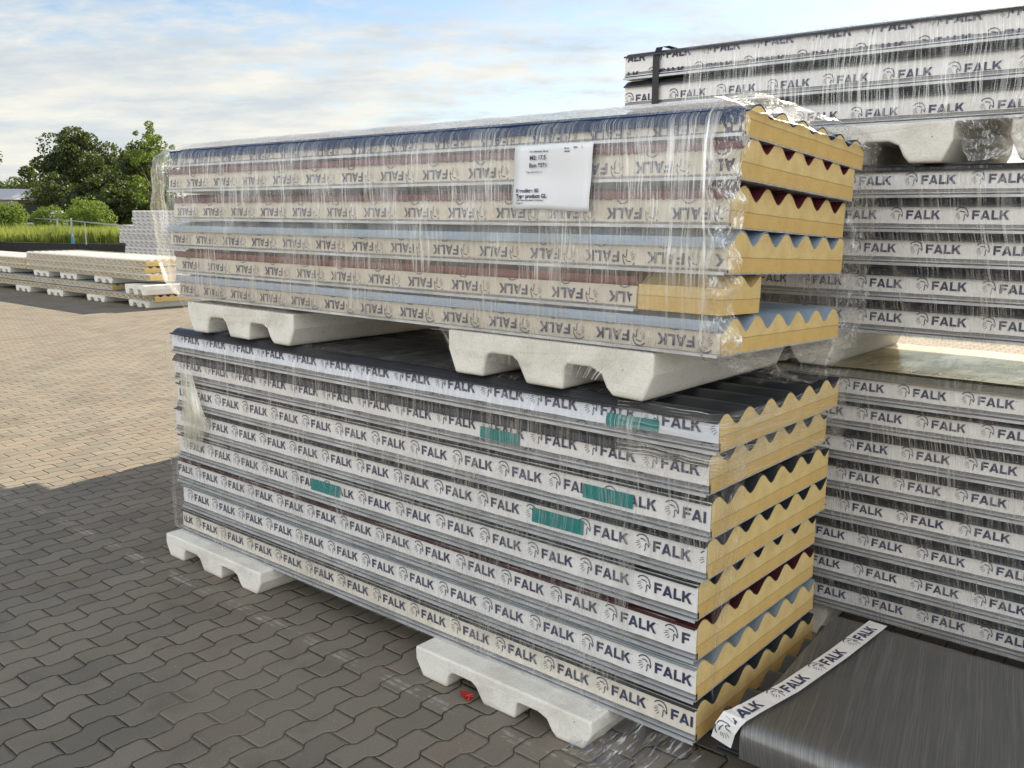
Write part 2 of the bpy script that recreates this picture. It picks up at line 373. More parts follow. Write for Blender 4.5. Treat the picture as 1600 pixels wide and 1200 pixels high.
# lettering: convex pieces in units of cap height
def strokes(pts, w):
    out = []
    for (a, b) in zip(pts, pts[1:]):
        dx, dy = b[0] - a[0], b[1] - a[1]; l = math.hypot(dx, dy) or 1
        nx, ny = -dy / l * w / 2, dx / l * w / 2
        out.append([(a[0] - nx, a[1] - ny), (b[0] - nx, b[1] - ny), (b[0] + nx, b[1] + ny), (a[0] + nx, a[1] + ny)])
    return out
def arcpts(cx, cy, rx, ry, a0, a1, n):
    return [(cx + rx * math.cos(math.radians(a0 + (a1 - a0) * i / n)), cy + ry * math.sin(math.radians(a0 + (a1 - a0) * i / n))) for i in range(n + 1)]
WORD = []
T = 0.25
def _f(x): return [[(x, 0), (x+T, 0), (x+T, 1), (x, 1)], [(x+T, .77), (x+.78, .77), (x+.78, 1), (x+T, 1)], [(x+T, .38), (x+.70, .38), (x+.70, .60), (x+T, .60)]]
def _a(x): return [[(x, 0), (x+.26, 0), (x+.60, 1), (x+.37, 1)], [(x+.72, 0), (x+.98, 0), (x+.61, 1), (x+.49, .67)], [(x+.30, .17), (x+.70, .17), (x+.63, .37), (x+.36, .37)]]
def _l(x): return [[(x, 0), (x+T, 0), (x+T, 1), (x, 1)], [(x+T, 0), (x+.74, 0), (x+.74, .23), (x+T, .23)]]
def _k(x): return [[(x, 0), (x+T, 0), (x+T, 1), (x, 1)], [(x+T, .36), (x+.40, .42), (x+.92, 1), (x+.62, 1), (x+T, .60)], [(x+.37, .50), (x+.66, 0), (x+.97, 0), (x+.54, .62)]]
WORD = _f(0) + _a(.84) + _l(1.92) + _k(2.74) + strokes([(3.8, .93), (3.86, .93)], .06)
BIRD = (strokes(arcpts(.62, .72, .62, .50, 155, 5, 7), .10) + strokes([(1.24, .76), (1.33, .45), (1.28, .18), (1.18, .40), (1.0, .50), (.93, .30), (.95, .0), (.86, -.22)], .085)
        + strokes([(.42, .84), (.80, .80)], .10) + strokes([(.80, .80), (.98, .66)], .08) + strokes([(.05, .52), (.38, .66)], .05)
        + strokes([(-.02, .30), (.40, .50)], .05) + strokes([(.10, .08), (.46, .34)], .05) + strokes([(.30, -.10), (.55, .18)], .05))
CAP = 0.0300; PITCH = 0.209
def lettering(x0, x1, rows, flip=False, cap=CAP, pitch=PITCH, phase=0.0, y=-0.0012):
    """rows: (z of cap centre, zmin, zmax, phase shift)"""
    m = MB()
    for (zc, zlo, zhi, ph) in rows:
        x = x0 - pitch + ((phase + ph) % pitch)
        while x < x1 + pitch:
            k = 0
            for piece, ox, oz in [(p, 0.0, -.5) for p in WORD] + [(p, -1.72, -.42) for p in BIRD]:
                k += 1
                if flip: pts = [(x - (u + ox) * cap, zc - (v + oz) * cap) for (u, v) in piece]
                else: pts = [(x + (u + ox) * cap, zc + (v + oz) * cap) for (u, v) in piece]
                pts = clip(pts, zlo, zhi)
                if len(pts) < 3: continue
                if max(p[0] for p in pts) > x1 or min(p[0] for p in pts) < x0: continue
                m.poly([(px, y - 0.00003 * k, pz) for (px, pz) in pts])
            x += pitch
    return m

# ------------------------------------------------------------------ panels
WID = 0.84
def wave(y, zv, zp, pk=0.036):
    if y < pk - 0.0702: return zv
    c = 0.5 + 0.5 * math.cos(2 * math.pi * (y - pk) / 0.1405)
    return zv + (zp - zv) * (c ** 0.85)
def panel(name_label, x0, x1, y0, zb, pitch=0.1225, sheet='sheet_dark', tape='tape_white', groove=0.026, ttop=0.093,
          rows=None, flip=False, phase=0.0, tilt=0.0, group=None, foam_in=0.0, lip=0.006, letters=True, seg=1, tape_end=None, yaw=0.0, wid=WID, extra=None, cap=CAP, cat='panel', pk=0.036, zv=None, tpitch=PITCH, flange=0.0, joint='strip_metal'):
    """origin: near (+x) bottom front corner. x0 < x1 world"""
    L = x1 - x0
    root = empty('sandwich_panel', (x1, y0, zb), name_label, cat, group, (tilt, 0, yaw))
    zp = pitch - 0.0025; zv = min(ttop - 0.004, pitch - 0.041) if zv is None else zv
    sd = random.random() * 50
    def wv(y): return wave(y + .006 * noise.noise(Vector((y * 8, sd, 0))), zv, zp, pk) + .0022 * noise.noise(Vector((y * 22, sd, 3))) - .001
    # foam
    ys = [0.004 + (wid - 0.008) * i / 84 for i in range(85)]
    sec = [(ys[0], 0.004)] + [(y, min(wv(y), zp) - 0.0032 - random.uniform(0, .0014)) for y in ys] + [(ys[-1], 0.004)]
    b = MB().prism_x(sec[::-1], -L + 0.01, -foam_in, max(1, seg)); b.build('foam_core', 'foam', root)
    # profiled sheet with real thickness, lip in front
    y2 = [-0.004] + [wid * i / 84 for i in range(85)]
    top = [(y, min(wv(y), zp)) for y in y2]
    top[0] = (-lip - 0.004, ttop - 0.002 + flange)
    if flange: top.insert(1, (-lip - 0.002, ttop - 0.0015 + flange))
    lipd = [(-lip - 0.006, ttop - 0.004), (-lip - 0.006, ttop - 0.016 if lip > .01 else ttop - 0.009), (-lip - 0.0035, ttop - 0.016 if lip > .01 else ttop - 0.009), (-lip - 0.0035, ttop - 0.006)]
    bot = [(y, z - 0.0022) for (y, z) in top[1:]]
    if flange: bot[0] = (-lip - 0.002, ttop - 0.006)
    sec = lipd[:2][::-1] + top + bot[::-1] + [lipd[3], lipd[2]]
    # order: lip bottom outer, lip top outer, top..., under..., lip inner
    sheet_o = MB().prism_x(sec[::-1], -L, 0.0, 1); sheet_o.build('top_sheet', sheet, root)
    # bottom lining and folded joint edge
    j = MB().prism_x([(0.0, 0.0), (wid, 0.0), (wid, 0.0035), (0.0, 0.0035)], -L, 0.0)
    gz = groove
    if gz > 0:
        pts = [(0.012, 0.0037), (-0.011, 0.0037), (-0.011, -0.002), (-0.0125, -0.002), (-0.0125, 0.0055), (-0.0125, 0.0065), (-0.001, 0.0075)]
        if gz > 0.02: pts += [(0.001, 0.0110), (-0.0055, 0.0120), (-0.0055, 0.0150), (0.0025, 0.0160)]
        pts += [(0.0025, gz), (0.012, gz)]
        j.prism_x(pts[::-1], -L, 0.0)
    j.build('joint_strip', joint, root)
    te = 0.0 if tape_end is None else tape_end
    zs = [gz + 0.0005 + (ttop - 0.0045 - gz) * i / 4 for i in range(5)]
    tp = MB(); n = len(zs); nx = max(2, int(L / 0.06))
    b0 = 0
    for i in range(nx + 1):
        x = -L + (L + te) * i / nx
        for k, z in enumerate(zs):
            e = (random.uniform(-.0012, .0012) if k in (0, n - 1) else 0)
            tp.v.append((x, -0.0005 + (0.0025 if k == n - 1 else 0.0), z + e))
    for i in range(nx):
        for k in range(n - 1):
            a = i * n + k; tp.f.append((a, a + n, a + n + 1, a + 1))
    # small return onto the end face so the tape has a folded end
    to = tp.build('edge_tape', tape, root, smooth=False)
    if letters:
        if rows is None: rows = [((gz + ttop) / 2, gz + .001, ttop - .004, 0.0)]
        lt = lettering(-L + .004, te - .003, rows, flip=flip, phase=phase + L, y=-0.0022, cap=cap, pitch=tpitch)
        if lt.v: lt.build('lettering', 'ink', to)
    if extra: extra(root)
    return root
def teal(xa, xb, z0, z1, skew=0.0):
    def f(root):
        m = MB(); n = 8
        for i in range(n + 1):
            x = xa + (xb - xa) * i / n
            m.v += [(x, -0.0042 - 0.0006 * (i % 2), z0 + skew * i / n), (x + 0.002, -0.0042 - 0.0006 * (i % 2), z1 + skew * i / n)]
        for i in range(n): m.f.append((2*i, 2*i+2, 2*i+3, 2*i+1))
        o = m.build('teal_tape', 'teal', root)
        o.modifiers.new('thickness', 'SOLIDIFY').thickness = 0.0006
    return f
ORD = ['topmost', 'second', 'third', 'fourth', 'fifth', 'sixth', 'seventh', 'eighth', 'ninth']
def ordl(i, n): return 'bottom' if i == n - 1 else ('topmost' if i == 0 else ORD[i] + ' from the top')
YF = 2.18
# lower front stack
G1 = 'insulated panels in the lower front stack'
zb = [0.974, 0.850, 0.726, 0.603, 0.479, 0.355, 0.231, 0.107]
xr = [-1.110, -1.135, -1.122, -1.130, -1.150, -1.148, -1.144, -1.138]
shc = ['sheet_dark', 'sheet_dark', 'sheet_dark', 'sheet_dark', 'sheet_dark', 'sheet_maroon', 'sheet_grey', 'sheet_dark']
txt = ['with sky-tinted tape and teal sticker', 'with teal sticker right of middle', 'with crumpled teal sticker', 'with long teal sticker over lettering',
       'with small teal sticker left of middle', 'with a crumpled right corner', 'with grey profile sheet', 'resting on white feet']
ph = [-.18, -.155, -.09, -.175, -.145, -.05, -.14, -.085]
teals = {0: teal(-.365, -.186, 0.028, 0.064, .002), 1: teal(-.843, -.672, .030, .068, -.002), 2: teal(-.430, -.250, .036, .080, .0), 3: teal(-.621, -.419, .036, .084, .0), 4: teal(-1.742, -1.563, .036, .083, .0)}
for i in range(8):
    if i < 2: rows = [(0.0690, .029, .0845, 0), (0.000, .0163, .0275, -.03), (0.012, .0165, .0275, .0)]
    else: rows = [(0.0630, .029, .1000, 0), (-.010, .0168, .0272, 0)]
    rows = rows[:2]; tt = .092 if i < 2 else [.110, .108, .111, .109, .110, .110][i - 2]
    panel(f'panel {txt[i]}, {ordl(i, 8)} of lower front stack', -3.90 + [0, .0, .02, -.01, .01, -.015, .015, 0][i], xr[i], YF + [0, 0.004, 0, .002, 0, 0, .002, 0][i],
          zb[i], 0.1237 if i else 0.112, shc[i], ['tape_sky_tint', 'tape_white', 'tape_white', 'tape_white', 'tape_white', 'tape_white', 'tape_white', 'tape_beige'][i], groove=.028 if i < 2 else .024, ttop=tt, rows=rows, cap=.0335, phase=ph[i], group=G1, extra=teals.get(i), wid=[.855, .83, .84, .86, .84, .84, .85, .85][i])
# upper front stack (tilted slightly, back edge lower)
G2 = 'insulated panels in the upper front stack'
zbu = [1.806, 1.699, 1.576, 1.456, 1.343, 1.237]
xru = [-1.085, -1.09, -1.112, -1.112, -1.12, -1.12]
tl = [-.061, -.054, -.048, -.040, -.036, -.033]
shu = ['sheet_navy', 'sheet_red', 'sheet_red', 'sheet_blue', 'sheet_brown_red', 'sheet_blue']
tx2 = ['navy edged foam panel, topmost in the upper front stack', 'red edged foam panel directly under the navy one in the upper front stack', 'red edged foam panel behind the paper label, third in the upper front stack',
       'pale blue edged foam panel in the middle of the upper front stack', 'brownish red edged panel with a narrow cut end in the upper front stack', 'pale blue edged foam panel resting on feet, bottom of the upper front stack']
tp2 = ['tape_cream'] * 6
for i in range(6):
    rows = [(0.036, .015, .0825, 0), (0.088, .015, .0825, .11)]
    if i == 5: rows = [(0.034, .008, .0825, 0), (0.087, .008, .0825, .11)]
    if i == 0: rows = [(0.020, .008, .036, 0)]
    def strip(root):
        m = MB()
        ys = [0.004 + .226 * k / 24 for k in range(25)]
        sec = [(ys[0], .004)] + [(y, wave(y, .078, .112, .1) - .003) for y in ys] + [(ys[-1], .004)]
        m.prism_x(sec[::-1], .0025, .262); m.build('foam_strip', 'foam', root)
    panel(tx2[i], -3.85 + [.02, 0, .03, -.01, .02, .04][i], xru[i] if i != 4 else -1.385, YF + (0.0 if i != 0 else .006), zbu[i], [.092, .1205, .1195, .1205, .113, .107][i], shu[i], tp2[i], groove=.013 if i < 5 else .007,
          zv=(.064 if i == 0 else None), ttop=(.085 if i else .043), rows=rows, flip=True, phase=[.05, .01, .15, .08, .02, .13][i], tilt=tl[i], group=G2, pk=.078, cap=.0315, flange=(.012 if i else .026), lip=(.014 if i in (3, 5) else .004), extra=strip if i == 4 else None, wid=[.85, .80, .80, .81, .80, .84][i])
# back stack: three wrapped bundles one on top of the other
YB = 3.3
def bundle(zs, xl, xr_, pit, where, grp, y0, dz_first=None, phases=(), sheets=None, det=None):
    n = len(zs)
    for i, z in enumerate(zs):
        rows = [(0.0570, .029, .0845, 0), (-.011, .0168, .0272, 0)]
        if dz_first and i < len(dz_first): rows = [(dz_first[i], .029, .0845, 0), (dz_first[i] - .068, .0168, .0845, -.03)]
        panel(f'{(det or {}).get(i, "white taped panel")}, {ordl(i, n)} in {where}', xl + random.uniform(-.01, .01), xr_, y0 + random.uniform(0, .004), z, pit if i else pit - .008,
              (sheets or {}).get(i, 'sheet_dark'), 'tape_white', rows=rows, phase=phases[i] if i < len(phases) else random.random() * .2, group=grp)
bundle([2.160, 2.043, 1.922], -2.18, 1.3, .118, 'highest right hand bundle', 'panels in the highest bundle', YB, dz_first=[.083, .040, .040], phases=[.05, .12, .02],
       det={0: 'grey topped panel against the sky', 1: 'panel with half hidden lettering', 2: 'panel resting on white feet'})
bundle([1.676, 1.560, 1.446, 1.323, 1.204], -2.1, 1.3, .1175, 'middle right hand bundle', 'panels in the middle bundle', YB, phases=[.015, .185, .05, .08, .09],
       det={0: 'bluish white taped panel below the foam feet', 4: 'film covered panel over a golden reflection'})
bundle([0.947, .845, .726, .610, .491, .373, .254, .140], -2.0, 1.3, .1175, 'lowest right hand bundle', 'panels in the lowest bundle', YB, phases=[.05, .12, .08, .06, .08, .16, .15, .18],
       sheets={0: 'sheet_sun_tint'}, det={0: 'panel with a sun reflection tinted onto its top', 7: 'shaded panel behind the dark bundle'})
# dark panel lying in front, right
panel('dark grey panel under stretch film lying low at the right', -1.075, 1.3, 2.20, .107, .118, 'sheet_dark', 'sheet_dark', letters=False, wid=.84, group=None, joint='sheet_dark')

# ------------------------------------------------------------------ foam feet
def foot(x0, x1, y0, y1, z0, h, label, group, rnd=0.008, name='foam_foot'):
    w = x1 - x0; sc = w / 0.75
    def arc(cx, cz, r, a0, a1, n=4): return [(cx + r * math.cos(math.radians(a0 + (a1 - a0) * i / n)), cz + r * math.sin(math.radians(a0 + (a1 - a0) * i / n))) for i in range(n + 1)]
    u = 0.56 * h
    pts = [(0.035 * sc, 0), (0.150 * sc, 0), (0.158 * sc, u * .75)] + [(0.170 * sc, u * .95), (0.188 * sc, u)] + [(0.262 * sc, u), (0.285 * sc, u * .82), (0.318 * sc, 0.0)]
    pts += [(0.455 * sc, 0), (0.458 * sc, u * .86), (0.472 * sc, u)] + [(0.545 * sc, u), (0.580 * sc, u * .8), (0.600 * sc, u * .3), (0.620 * sc, 0)]
    pts += [(w - 0.03 * sc, 0), (w, h * .55), (w, h), (0, h), (0, h * .55)]
    bm = bmesh.new()
    vs = [bm.verts.new((px, 0, pz)) for (px, pz) in pts]
    f = bm.faces.new(vs)
    r = bmesh.ops.extrude_face_region(bm, geom=[f])
    for v in r['geom']:
        if isinstance(v, bmesh.types.BMVert): v.co.y += (y1 - y0); v.co.x += 0
    bmesh.ops.recalc_face_normals(bm, faces=bm.faces)
    ed = [e for e in bm.edges if len(e.link_faces) == 2 and e.calc_face_angle(0) > 0.7]
    bmesh.ops.bevel(bm, geom=ed, offset=rnd, segments=3, affect='EDGES', profile=.5)
    for v in bm.verts:
        v.co += Vector(noise.noise_vector(v.co * 9 + Vector((x0, y0, z0)))) * 0.003 + Vector(noise.noise_vector(v.co * 38)) * 0.0012
    me = bpy.data.meshes.new(name); bm.to_mesh(me); bm.free(); me.materials.append(MATS['eps_foam'])
    for p in me.polygons: p.use_smooth = p.area < 0.002
    o = bpy.data.objects.new(name, me); COL.objects.link(o); o.location = (x0, y0, z0)
    return tag(o, label, 'pallet foot', group)
GF = 'white foam feet under the front stacks'
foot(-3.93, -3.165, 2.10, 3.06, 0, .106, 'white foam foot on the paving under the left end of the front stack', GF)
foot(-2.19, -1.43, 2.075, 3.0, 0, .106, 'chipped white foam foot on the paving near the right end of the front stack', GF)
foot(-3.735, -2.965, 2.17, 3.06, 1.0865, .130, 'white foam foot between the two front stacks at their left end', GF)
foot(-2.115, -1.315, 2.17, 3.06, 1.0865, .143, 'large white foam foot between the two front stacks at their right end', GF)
GB = 'foam feet of the right hand stack'
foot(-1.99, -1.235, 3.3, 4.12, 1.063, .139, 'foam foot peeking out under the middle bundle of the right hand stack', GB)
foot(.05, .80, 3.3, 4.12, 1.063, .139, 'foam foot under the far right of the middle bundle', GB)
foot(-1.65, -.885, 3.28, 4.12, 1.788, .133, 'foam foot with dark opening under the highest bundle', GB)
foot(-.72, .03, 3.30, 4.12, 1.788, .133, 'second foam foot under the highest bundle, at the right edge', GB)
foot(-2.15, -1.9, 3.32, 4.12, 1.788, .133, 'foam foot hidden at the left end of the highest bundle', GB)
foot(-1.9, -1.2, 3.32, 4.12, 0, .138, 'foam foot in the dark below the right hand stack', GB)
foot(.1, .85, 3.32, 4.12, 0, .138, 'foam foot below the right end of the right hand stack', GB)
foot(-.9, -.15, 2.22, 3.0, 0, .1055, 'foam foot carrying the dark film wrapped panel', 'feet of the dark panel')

# ------------------------------------------------------------------ stretch film
def sheet_grid(rows_, uvs, jitter=0.0, fscale=20.0):
    """rows_: list of rows of Vectors (same length)"""
    m = MB(); n = len(rows_[0]); m.uv = []
    for r, ur in zip(rows_, uvs):
        for p, q in zip(r, ur):
            p = Vector(p)
            if jitter: p = p + Vector(noise.noise_vector(p * fscale)) * jitter
            m.v.append(tuple(p)); m.uv.append(q)
    for i in range(len(rows_) - 1):
        for k in range(n - 1):
            a = i * n + k; m.f.append((a, a + n, a + n + 1, a + 1))
    return m
def densify(pts, step, counts=None):
    out = [Vector(pts[0])]; arc = [0.0]
    for j, (a, b) in enumerate(zip(pts, pts[1:])):
        a = Vector(a); b = Vector(b); d = (b - a).length; n = counts[j] if counts else max(1, int(d / step))
        for i in range(1, n + 1):
            out.append(a.lerp(b, i / n)); arc.append(arc[-1] + d / n)
    return out, arc
def sleeve(name, sec_fn, x0, x1, nx, mat, parent=None, jitter=.003, fscale=18, step=.03, end=None):
    rows_ = []; uvs = []
    for i in range(nx + 1):
        t = i / nx; x = x0 + (x1 - x0) * t
        sp = [Vector((0, y, z)) for (y, z) in sec_fn(x, t)]
        if i == 0: counts = [max(1, int((b - a).length / step)) for a, b in zip(sp, sp[1:])]
        pts, arc = densify(sp, step, counts)
        row = []
        for k, p in enumerate(pts):
            xx = x
            if end: xx += end(t, arc[k])
            row.append(Vector((xx, p.y, p.z)))
        rows_.append(row); uvs.append([(x, a) for a in arc])
    return sheet_grid(rows_, uvs, jitter, fscale).build(name, mat, parent, smooth=True)
def lin(a, b, t): return a + (b - a) * t
# upper front bundle film
uf = empty('stretch_film', (-2.5, 2.6, 1.23), 'milky streaked stretch film round the upper front stack, with a paper label', 'film', 'stretch film round the bundles')
def sec_upper(x, t):
    k = max(0.0, min(1.0, (-3.76 - x) / .2))  # pinched left end
    zt = 1.907 - .03 * k; zbm = 1.228 + .02 * k
    f = 2.158
    return [(2.22, zbm), (f, zbm + .02), (f, 1.45), (f, 1.80), (f + .008, 1.855), (2.205, zt - .016), (2.255, zt), (3.045, zt - .045), (3.08, zt - .10), (3.06, 1.6), (3.04, 1.25), (3.0, 1.19), (2.5, 1.208), (2.22, zbm)]
def loc_parent(o, p):
    o.parent = p; o.location = tuple(-c for c in p.location)
o = sleeve('wrap', sec_upper, -3.84, -1.145, 90, 'film_dense', jitter=.004, end=lambda t, a: (.012 * math.sin(a * 60) * (1 if t > .995 else 0))); loc_parent(o, uf)
# left end: film drawn together past the panel ends
def sec_left(x, t):
    s = t
    zt = lin(1.907, 1.87, s ** 2); zbm = lin(1.225, 1.36, s ** 1.5)
    f = lin(2.158, 2.19, s * s); bk = lin(3.07, 3.0, s * s)
    return [(2.3, zbm), (f + .02, zbm + .02), (f, 1.5), (f, 1.80), (f + .012, zt - .05), (2.22, zt - .014), (2.262, zt), (3.045, zt - .05), (bk, zt - .10), (bk, 1.6), (bk - .02, zbm + .02), (2.9, zbm), (2.3, zbm)]
o = sleeve('wrap_end', sec_left, -3.84, -4.03, 10, 'film_dense', jitter=.014, fscale=11); loc_parent(o, uf)
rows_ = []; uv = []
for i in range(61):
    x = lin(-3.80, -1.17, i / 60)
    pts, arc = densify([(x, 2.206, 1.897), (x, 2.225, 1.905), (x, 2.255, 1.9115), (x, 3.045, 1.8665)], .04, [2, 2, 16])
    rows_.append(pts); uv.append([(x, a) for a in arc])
o = sheet_grid(rows_, uv, .003, 16).build('top_glint_layer', 'film_glare', None, smooth=True); loc_parent(o, uf)  # extra whiter film layer standing in for the sun glint along the top
# gathered rim at the right end
def sec_rim(x, t):
    d = 0.012 * math.sin(t * 3.1)
    f = 2.156 - d
    return [(2.30, 1.225 - .02 * t), (2.19, 1.228 - .03 * t), (f, 1.25), (f, 1.45), (f, 1.80), (f + .008, 1.855), (2.205, 1.893 + d), (2.255, 1.908 + d), (3.045, 1.864 + d), (3.11, 1.80), (3.125 + d, 1.6), (3.09, 1.25), (3.0, 1.185), (2.5, 1.205), (2.30, 1.225 - .02 * t)]
o = sleeve('gathered_rim', sec_rim, -1.16, -1.062, 12, 'film_crumple', jitter=.008, fscale=24, step=.012, end=lambda t, a: t * (.010 * math.sin(a * 37) + .006 * math.sin(a * 91 + 1))); loc_parent(o, uf)
def sec_fold(x, t):
    f = 2.150
    return [(2.19, 1.222), (f, 1.25), (f, 1.45), (f, 1.80), (f + .008, 1.86), (2.20, 1.899), (2.252, 1.914), (3.045, 1.868), (3.12, 1.80), (3.135, 1.6), (3.10, 1.25)]
o = sleeve('fold_line', sec_fold, -1.170, -1.163, 2, 'film_glare', jitter=.003, step=.02, end=lambda t, a: .006 * math.sin(a * 9)); loc_parent(o, uf)
# torn film over the upper corner of the end face and hanging below
def fold_sheet(name, corners, mat, parent, n=22, m=22, amp=.02, fs=14, uvs=1.0, swap=False):
    """corners: p00 p10 p11 p01 ; bilinear with crumples"""
    p00, p10, p11, p01 = [Vector(c) for c in corners]; rows_ = []; uv = []
    nrm = (p10 - p00).cross(p01 - p00).normalized(); L1 = (p10 - p00).length; L2 = (p01 - p00).length
    for i in range(n + 1):
        r = []; q = []
        for k in range(m + 1):
            a = i / n; b = k / m
            p = p00.lerp(p10, a).lerp(p01.lerp(p11, a), b)
            p = p + nrm * amp * (noise.noise(p * fs) + .6 * noise.noise(p * fs * 2.7)) + Vector(noise.noise_vector(p * fs * 2)) * amp * .35
            r.append(p); q.append((b * L2 * uvs, a * L1 * uvs) if swap else (a * L1 * uvs, b * L2 * uvs))
        rows_.append(r); uv.append(q)
    o = sheet_grid(rows_, uv).build(name, mat, None, smooth=True); loc_parent(o, parent)
    return o
fold_sheet('corner_fold', [(-1.17, 2.18, 1.912), (-1.070, 2.19, 1.868), (-1.066, 3.05, 1.822), (-1.17, 3.05, 1.868)], 'film_glare', uf, 16, 60, .006, 18)
fold_sheet('hanging_film', [(-1.20, 2.20, 1.23), (-1.07, 2.25, 1.23), (-1.04, 2.66, 1.115), (-1.20, 2.66, 1.09)], 'film_clear', uf, 18, 30, .03, 12)
fold_sheet('hanging_film', [(-1.20, 2.66, 1.09), (-1.04, 2.66, 1.115), (-1.05, 3.08, 1.24), (-1.20, 3.06, 1.21)], 'film_clear', uf, 18, 30, .03, 12)
fold_sheet('skirt', [(-2.14, 2.150, 1.245), (-1.32, 2.150, 1.245), (-1.42, 2.158, 1.13), (-2.08, 2.158, 1.15)], 'film_light', uf, 40, 12, .004, 14, swap=False)
fold_sheet('skirt', [(-3.80, 2.158, 1.245), (-2.95, 2.158, 1.245), (-3.02, 2.162, 1.16), (-3.72, 2.162, 1.14)], 'film_light', uf, 40, 12, .004, 14)
# paper label stuck on that film
lab = MB(); nx_, nz_ = 10, 12
for i in range(nx_ + 1):
    for k in range(nz_ + 1):
        a, b = i / nx_, k / nz_
        x = lin(lin(-1.815, -1.532, a), lin(-1.807, -1.522, a), b); z = lin(1.620, 1.808, b) + .004 * math.sin(a * 5) * (1 - b)
        lab.v.append((x, 2.1495 - .0022 * math.sin(a * 7 + b * 3) - .0015 * math.sin(b * 9), z))
for i in range(nx_):
    for k in range(nz_): a = i * (nz_ + 1) + k; lab.f.append((a, a + nz_ + 1, a + nz_ + 2, a + 1))
labo = lab.build('paper_label', 'paper', smooth=True); labo.modifiers.new('t', 'SOLIDIFY').thickness = .0004
loc_parent(labo, uf)
def text(body, size, x, z, y, parent, bold=0.0, name='lettering'):
    c = bpy.data.curves.new('t', 'FONT'); c.body = body; c.size = size; c.offset = bold
    t = bpy.data.objects.new('t', c); COL.objects.link(t)
    dg = bpy.context.evaluated_depsgraph_get(); me = bpy.data.meshes.new_from_object(t.evaluated_get(dg))
    bpy.data.objects.remove(t); me.materials.clear(); me.materials.append(MATS['ink'])
    o = bpy.data.objects.new(name, me); COL.objects.link(o); o.rotation_euler = (math.pi / 2, 0, 0)
    o.parent = parent; o.location = (x, y, z)
    return o
for body, size, x, z, bold in [('M2: 17.5', .0175, -1.748, 1.766, .0005), ('Bon 8581', .0175, -1.750, 1.744, .0005), ('Uw referentie: dak.nl', .008, -1.748, 1.787, .0002), ('Type: lxb 6,25 x 1', .0085, -1.762, 1.728, .0001),
                               ('Kerndikte: 80', .0155, -1.800, 1.672, .0004), ('Type product: GL', .0160, -1.800, 1.656, .0006), ('Type sheet: grondstof / folieklasse', .0075, -1.800, 1.647, .0001), ('Totaal: 3', .0075, -1.800, 1.638, .0001),
                               ('Kleur', .0075, -1.620, 1.792, .0002), ('Aantal', .0075, -1.620, 1.784, .0002), ('7021', .0075, -1.588, 1.793, .0002), ('3', .0075, -1.560, 1.793, .0002)]:
    text(body, size, x, z, 2.1445, labo, bold)
# lower front bundle film
lf = empty('stretch_film', (-2.5, 2.6, .1), 'thin clear stretch film round the lower front stack, torn at its left end', 'film', 'stretch film round the bundles')
def sec_lower(x, t):
    f = 2.160
    return [(2.30, .092), (2.165, .10), (f, .14), (f, .5), (f, 1.02), (2.185, 1.066), (2.25, 1.0855), (3.03, 1.0855), (3.055, 1.04), (3.05, .5), (3.04, .12), (2.9, .09), (2.30, .092)]
o = sleeve('wrap', sec_lower, -3.925, -1.34, 80, 'film_light', jitter=.003, end=lambda t, a: .06 * noise.noise(Vector((a * 3, t, 0))) * (1 if t > .99 else 0)); loc_parent(o, lf)
def sec_lleft(x, t):
    k = t * t
    return [(2.30, .10 + .03 * k), (2.165, .11), (2.162, .14), (2.160 + .015 * k, .5), (2.16 + .012 * k, 1.0 - .1 * k), (2.19, 1.05 - .06 * k), (2.25, 1.08 - .04 * k), (3.03, 1.075), (3.055, 1.04), (3.05, .5), (3.04, .12), (2.9, .09), (2.30, .10 + .03 * k)]
o = sleeve('wrap_end', sec_lleft, -3.925, -3.965, 6, 'film_dense', jitter=.02, fscale=9); loc_parent(o, lf)
# band over the top right corner, round the end face
rows_ = []; uv = []
for i in range(13):
    z = lin(.90, 1.088, i / 12)
    pts, arc = densify([(-1.42, 2.155, z), (-1.12, 2.155, z), (-1.085, 2.175, z), (-1.075, 2.6, z - .01), (-1.085, 3.04, z - .01 - .05 * (1 - i / 12)), (-1.15, 3.07, z), (-1.5, 3.07, z)], .03, [10, 2, 14, 15, 3, 12])
    rows_.append(pts); uv.append([(z, a) for a in arc])
o = sheet_grid(rows_, uv, .006, 16).build('end_band', 'film_light', None, smooth=True); loc_parent(o, lf)
fold_sheet('front_edge_film', [(-1.30, 2.158, .60), (-1.10, 2.158, .60), (-1.09, 2.16, .97), (-1.34, 2.158, .97)], 'film_light', lf, 20, 20, .006, 14)
fold_sheet('end_film', [(-1.095, 2.17, .25), (-1.085, 2.28, .60), (-1.08, 2.30, 1.02), (-1.09, 2.16, 1.02)], 'film_clear', lf, 20, 40, .012, 14)
# torn flap at the left
rows_ = []; uv = []
for i in range(17):
    a = i / 16
    xr_ = lin(-3.704, -3.574, min(1, a / .6)) if a < .6 else lin(-3.574, -3.66, (a - .6) / .4)
    z = lin(.90, .55, a)
    r = [Vector((lin(-3.80, xr_, k / 8), 2.150 - .022 * math.sin(k / 8 * 2.6) * math.sin(a * 2.9), z + .05 * (k / 8) * (.5 - a) * .3)) for k in range(9)]
    rows_.append(r); uv.append([(k / 8 * .25, a * .4) for k in range(9)])
o = sheet_grid(rows_, uv, .004, 20).build('torn_flap', 'film_milky', None, smooth=True); loc_parent(o, lf)
